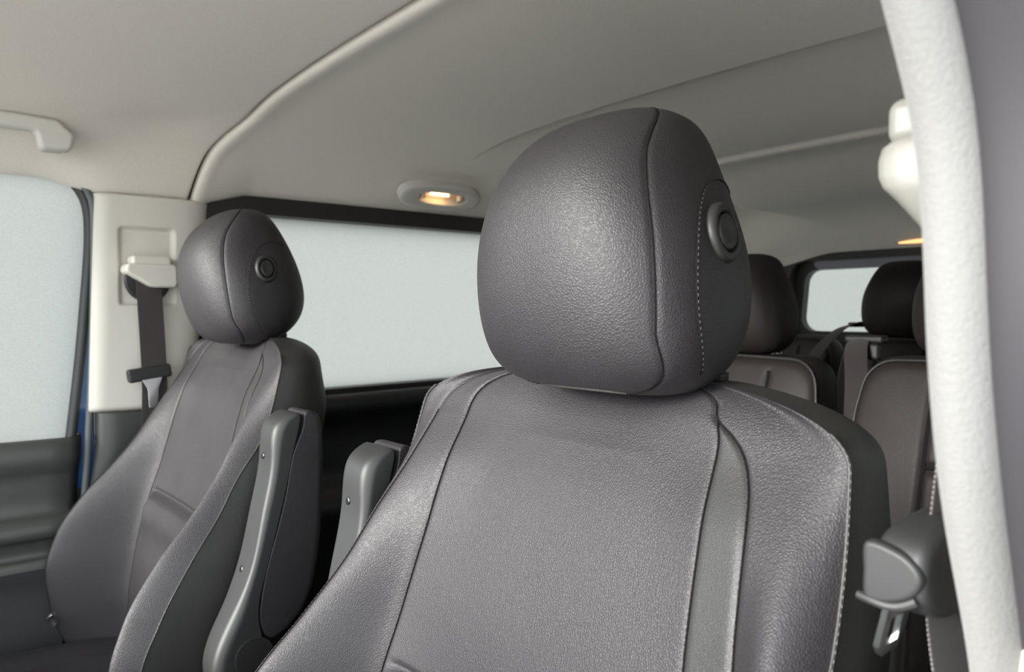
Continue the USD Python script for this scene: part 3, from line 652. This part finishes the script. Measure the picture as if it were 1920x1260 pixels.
# ================================================================== fittings
# grab handle above the passenger window
gh = thing('grab_handle', 'beige plastic grab handle on the headliner above the passenger window', 'grab handle', (-0.70, 0.10, 1.38))
ho = Polygon([(-0.122, 1.338), (-0.072, 1.337), (-0.066, 1.368), (0.194, 1.368), (0.199, 1.337), (0.248, 1.339), (0.254, 1.368), (0.228, 1.392), (0.16, 1.3955), (-0.034, 1.3955), (-0.10, 1.392), (-0.128, 1.368)])
ho = ho.buffer(-.011, quad_segs=8).buffer(.011, quad_segs=8).buffer(.008, quad_segs=8).buffer(-.008, quad_segs=8)
ho = resample(np.array(ho.exterior.coords)[:-1], 240, True)
obj('handle_bar', bevel_extrude(ho, 0.014, 0.008, 'yz', 6, at=-0.672), HANDLE, gh, smooth=70)
for y in (-0.096, 0.222):
    obj('mount_cover', rbox((-0.696, y, 1.356), (0.040, 0.040, 0.030), 0.008), HANDLE, gh)

def belt_guide(s, label, name='belt_guide'):
    f = (lambda q: q) if s < 0 else mirror
    g = thing(name, label, 'seat belt guide', (s * 0.775, 0.395, 1.13))
    obj('upper_cap', f(rbox((-0.758 if s < 0 else -0.757, 0.3975, 1.156 if s < 0 else 1.139), (0.045 if s < 0 else 0.054, 0.074, 0.022), 0.007)), TRIM if s < 0 else WHITE, g)
    prof = np.array([(0.349, 1.150), (0.441, 1.150), (0.443, 1.138), (0.443, 1.108), (0.438, 1.104), (0.400, 1.1035), (0.391, 1.106), (0.349, 1.132), (0.347, 1.137)])
    o = resample(rounded(prof, 0.0085), 140, True)
    if s < 0: obj('cover', f(bevel_extrude(o, 0.027, 0.006, 'yz', 6, at=-0.752 if s < 0 else -0.764)), TRIM if s < 0 else WHITE, g, smooth=60)
    a = np.linspace(0, 2 * np.pi, 60, endpoint=False); disc = np.stack([0.394 + 0.043 * np.cos(a), 1.118 + 0.043 * np.sin(a)], 1)
    obj('guide_loop', f(bevel_extrude(disc, 0.006, 0.004, 'yz', 4, at=-0.760)), PLASTIC, g, smooth=60)
    if s > 0:   # long tapering cover below, seen from the side
        rings = []
        for z, x0, x1, y0, y1 in ((1.1325, -.790, -.738, .366, .430), (1.1315, -.790, -.731, .362, .436), (1.128, -.790, -.7265, .360, .436), (1.122, -.790, -.7245, .360, .436), (1.115, -.790, -.7245, .360, .434), (1.110, -.790, -.7265, .360, .432), (1.106, -.790, -.730, .361, .430), (1.100, -.790, -.735, .363, .430), (1.091, -.790, -.741, .367, .428), (1.082, -.790, -.748, .372, .424), (1.074, -.790, -.756, .378, .420), (1.070, -.790, -.766, .386, .416)):
            q = rounded([(x0, y0), (x1, y0), (x1, y1), (x0, y1)], 0.009); rings.append(np.c_[resample(q, 48, True), np.full(48, z)])
        obj('lower_cover', f(loft(np.array(rings)[::-1])), WHITE, g, smooth=60)
    return g
belt_guide(-1, 'beige belt guide cover on the far pillar, with black loop below')
belt_guide(1, 'pale belt guide cover poking out behind the near fabric seal')

# passenger belt
bl = thing('seat_belt', 'dark grey seat belt hanging straight down the far beige pillar', 'seat belt', (-0.75, 0.39, 0.90))
P = smooth_curve([(-0.750, 0.394, 1.122), (-0.746, 0.394, 1.09), (-0.742, 0.396, 1.03), (-0.740, 0.399, 0.95), (-0.740, 0.400, 0.90), (-0.754, 0.402, 0.80), (-0.770, 0.42, 0.66), (-0.774, 0.43, 0.50)], 60)
obj('webbing', ribbon(P, (0.02, 1, 0), 0.047), WEB, bl, smooth=40)
tg = rbox((-0.735, 0.389, 0.9345), (0.020, 0.080, 0.026), 0.005)
tg.apply_transform(trimesh.transformations.rotation_matrix(0.14, [1, 0, 0], [-0.735, 0.389, 0.9345]))
tgo = obj('tongue_grip', tg, PLASTIC, bl)
pl = bevel_extrude(resample(rounded([(0.372, 0.925), (0.412, 0.928), (0.404, 0.905), (0.402, 0.868), (0.386, 0.866), (0.384, 0.903)], 0.003), 80, True), 0.0012, 0.0006, 'yz', 2, at=-0.727)
obj('tongue_plate', pl, STEEL, bl, label='bright metal tongue plate')

# driver belt, seen nearly edge on
b2 = thing('seat_belt', 'dark seat belt with tongue hanging beside the near fabric seal', 'seat belt', (0.745, 0.44, 0.90))
P = smooth_curve([(0.768, 0.394, 1.118), (0.762, 0.408, 1.09), (0.750, 0.426, 1.045), (0.747, 0.423, 1.0), (0.745, 0.4145, 0.944), (0.745, 0.413, 0.905), (0.746, 0.419, 0.874), (0.752, 0.43, 0.75), (0.765, 0.43, 0.45)], 90)
wdir = np.tile([0.22, 1.0, 0.0], (len(P), 1))
obj('webbing', ribbon(P, wdir, 0.047), WEB, b2, smooth=40)
wn = wdir / np.linalg.norm(wdir, axis=1, keepdims=True)
obj('edge_stitching', stitches(P - wn * 0.0236, np.tile([-.4, -.9, 0], (len(P), 1)), .0016, .0010, .0005, .0002), EDGE_THREAD, b2, smooth=False, kind='stuff', label='pale stitched belt edge')
gp = smooth_curve([(0.360, 0.944), (0.372, 0.950), (0.396, 0.953), (0.425, 0.953), (0.442, 0.948), (0.445, 0.936), (0.437, 0.926), (0.418, 0.920), (0.405, 0.910), (0.390, 0.906), (0.370, 0.911), (0.358, 0.920), (0.356, 0.934)], 130, True)
obj('tongue_grip', bevel_extrude(gp, 0.0125, 0.006, 'yz', 5, at=0.7415), PLASTIC_G, b2, smooth=60)
cap = smooth_curve([(0.7275, 0.944), (0.738, 0.9435), (0.747, 0.940), (0.753, 0.932), (0.750, 0.924), (0.741, 0.918), (0.7275, 0.917), (0.726, 0.930)], 70, True)
obj('grip_face', bevel_extrude(cap, 0.004, 0.0025, 'xz', 4, at=0.3575), PLASTIC_G, b2, smooth=60)
obj('grip_lip', tube(smooth_curve([(0.7235, 0.356, 0.917), (0.731, 0.3545, 0.9165), (0.741, 0.3545, 0.9165), (0.750, 0.356, 0.921)], 14), 0.0022, 8), PLASTIC_G, b2)
obj('grip_ring', tube(np.array([[0.748 + 0.004 * math.cos(u), 0.418 + 0.010 * math.cos(u), 0.912 + 0.011 * math.sin(u)] for u in np.linspace(0, 2 * np.pi, 40)]), 0.0025, 8), PLASTIC, b2)
tp = Polygon([(0.3605, 0.915), (0.386, 0.915), (0.386, 0.897), (0.382, 0.887), (0.366, 0.886), (0.3605, 0.892)]).difference(sbox(0.367, 0.892, 0.379, 0.906))
tm_ = plate(tp, 0.0028, 'yz', 0.734); tm_.apply_transform(trimesh.transformations.rotation_matrix(0.22, [0, 1, 0], [0.735, 0.37, 0.918]))
obj('tongue_plate', tm_, STEEL, b2, smooth=20, label='bright metal tongue plate')

# belt between the second row seats
b3 = thing('seat_belt', 'black belt strap hanging between the two second row seats', 'seat belt', (0.15, 1.5, 0.9))
P = smooth_curve([(0.120, 1.57, 1.004), (0.116, 1.54, 1.000), (0.120, 1.51, 0.985), (0.126, 1.50, 0.94), (0.131, 1.49, 0.88), (0.134, 1.48, 0.80), (0.136, 1.47, 0.70)], 50)
obj('webbing', ribbon(P, (0.7, 0.75, 0.1), 0.044), WEB, b3)
obj('belt_outlet', rbox((0.118, 1.555, 1.000), (0.080, 0.03, 0.016), 0.006), PLASTIC, b3)
obj('belt_buckle', rbox((0.140, 1.545, 0.975), (0.026, 0.020, 0.034), 0.008), SHELL, b3)
# belt on the third row seat tops
b4 = thing('seat_belt', 'black belt strap draped over the third row seat tops before the rear glass', 'seat belt', (-0.33, 2.2, 0.95))
P = smooth_curve([(-0.25, 2.26, 1.02), (-0.262, 2.19, 1.018), (-0.29, 2.14, 0.98), (-0.33, 2.10, 0.90), (-0.35, 2.08, 0.80)], 40)
obj('webbing', ribbon(P, (1, 0.1, 0.3), 0.05), WEB, b4)
obj('belt_outlet', rbox((-0.25, 2.25, 1.02), (0.07, 0.03, 0.014), 0.005), PLASTIC, b4)

# reading lamp over the side window
lampc = np.array([-0.726, 1.068, 1.346]); ln = np.array([0.66, 0.0, -0.75]); ln /= np.linalg.norm(ln); lu = np.array([0.75, 0, 0.66]); lu /= np.linalg.norm(lu)
def on_lamp(o2, d):      # outline (along y, up the slope) at height d along the lamp's normal
    return lampc + np.outer(o2[:, 0], [0, 1, 0]) + np.outer(o2[:, 1], lu) + ln * d
def stad(a, b, n=48):
    t = np.linspace(0, 2 * np.pi, n, endpoint=False); return np.stack([a * np.sign(np.cos(t)) * np.abs(np.cos(t)) ** .72, b * np.sign(np.sin(t)) * np.abs(np.sin(t)) ** .8], 1)
rl = thing('reading_lamp', 'oval beige ceiling lamp with glowing bulb above the side window', 'lamp', lampc)
sh = lambda y0, o: o + [y0, 0]
obj('housing', grid(np.array([on_lamp(stad(.118, .040), -.01), on_lamp(stad(.118, .040), .006), on_lamp(stad(.115, .037), .011), on_lamp(stad(.106, .031), .0135), on_lamp(sh(.004, stad(.074, .020)), .012), on_lamp(sh(.004, stad(.070, .0175)), .008), on_lamp(sh(.004, stad(.068, .0165)), -.008)]), True), HANDLE, rl, smooth=50)
obj('reflector', loft(np.array([on_lamp(sh(.004, stad(.069, .0170)), -.012), on_lamp(sh(.004, stad(.069, .0170)), -.007)])), REFLECT, rl)
bpth = np.array([lampc + [0, y, 0] + lu * 0.006 + ln * 0.001 for y in np.linspace(-.030, .022, 8)])
obj('bulb', tube(bpth, 0.0032, 10), AMBER, rl, label='glowing warm bulb')
for y in (-.052, .058):
    q = lampc + [0, y, 0] + ln * .002
    obj('bulb_holder', rbox(q, (0.016, 0.012, 0.016), 0.004), REFLECT, rl)
# lamp on the rear header
l2 = thing('header_lamp', 'thin glowing amber lamp strip on the rear header', 'lamp', (-0.21, 2.55, 1.30))
hb = np.array([(-0.285, 2.555, 1.2835), (-0.25, 2.553, 1.2850), (-0.21, 2.552, 1.2865), (-0.17, 2.552, 1.2880), (-0.135, 2.553, 1.289)])
obj('lens', tube(smooth_curve(hb, 20), np.r_[np.linspace(.003, .0075, 8), np.full(11, .0078), .005], 12), AMBER_LENS, l2, label='glowing amber lens')
obj('housing', tube(smooth_curve(hb + [0, 0.008, 0.010], 20), 0.010, 12), HANDLE, l2)
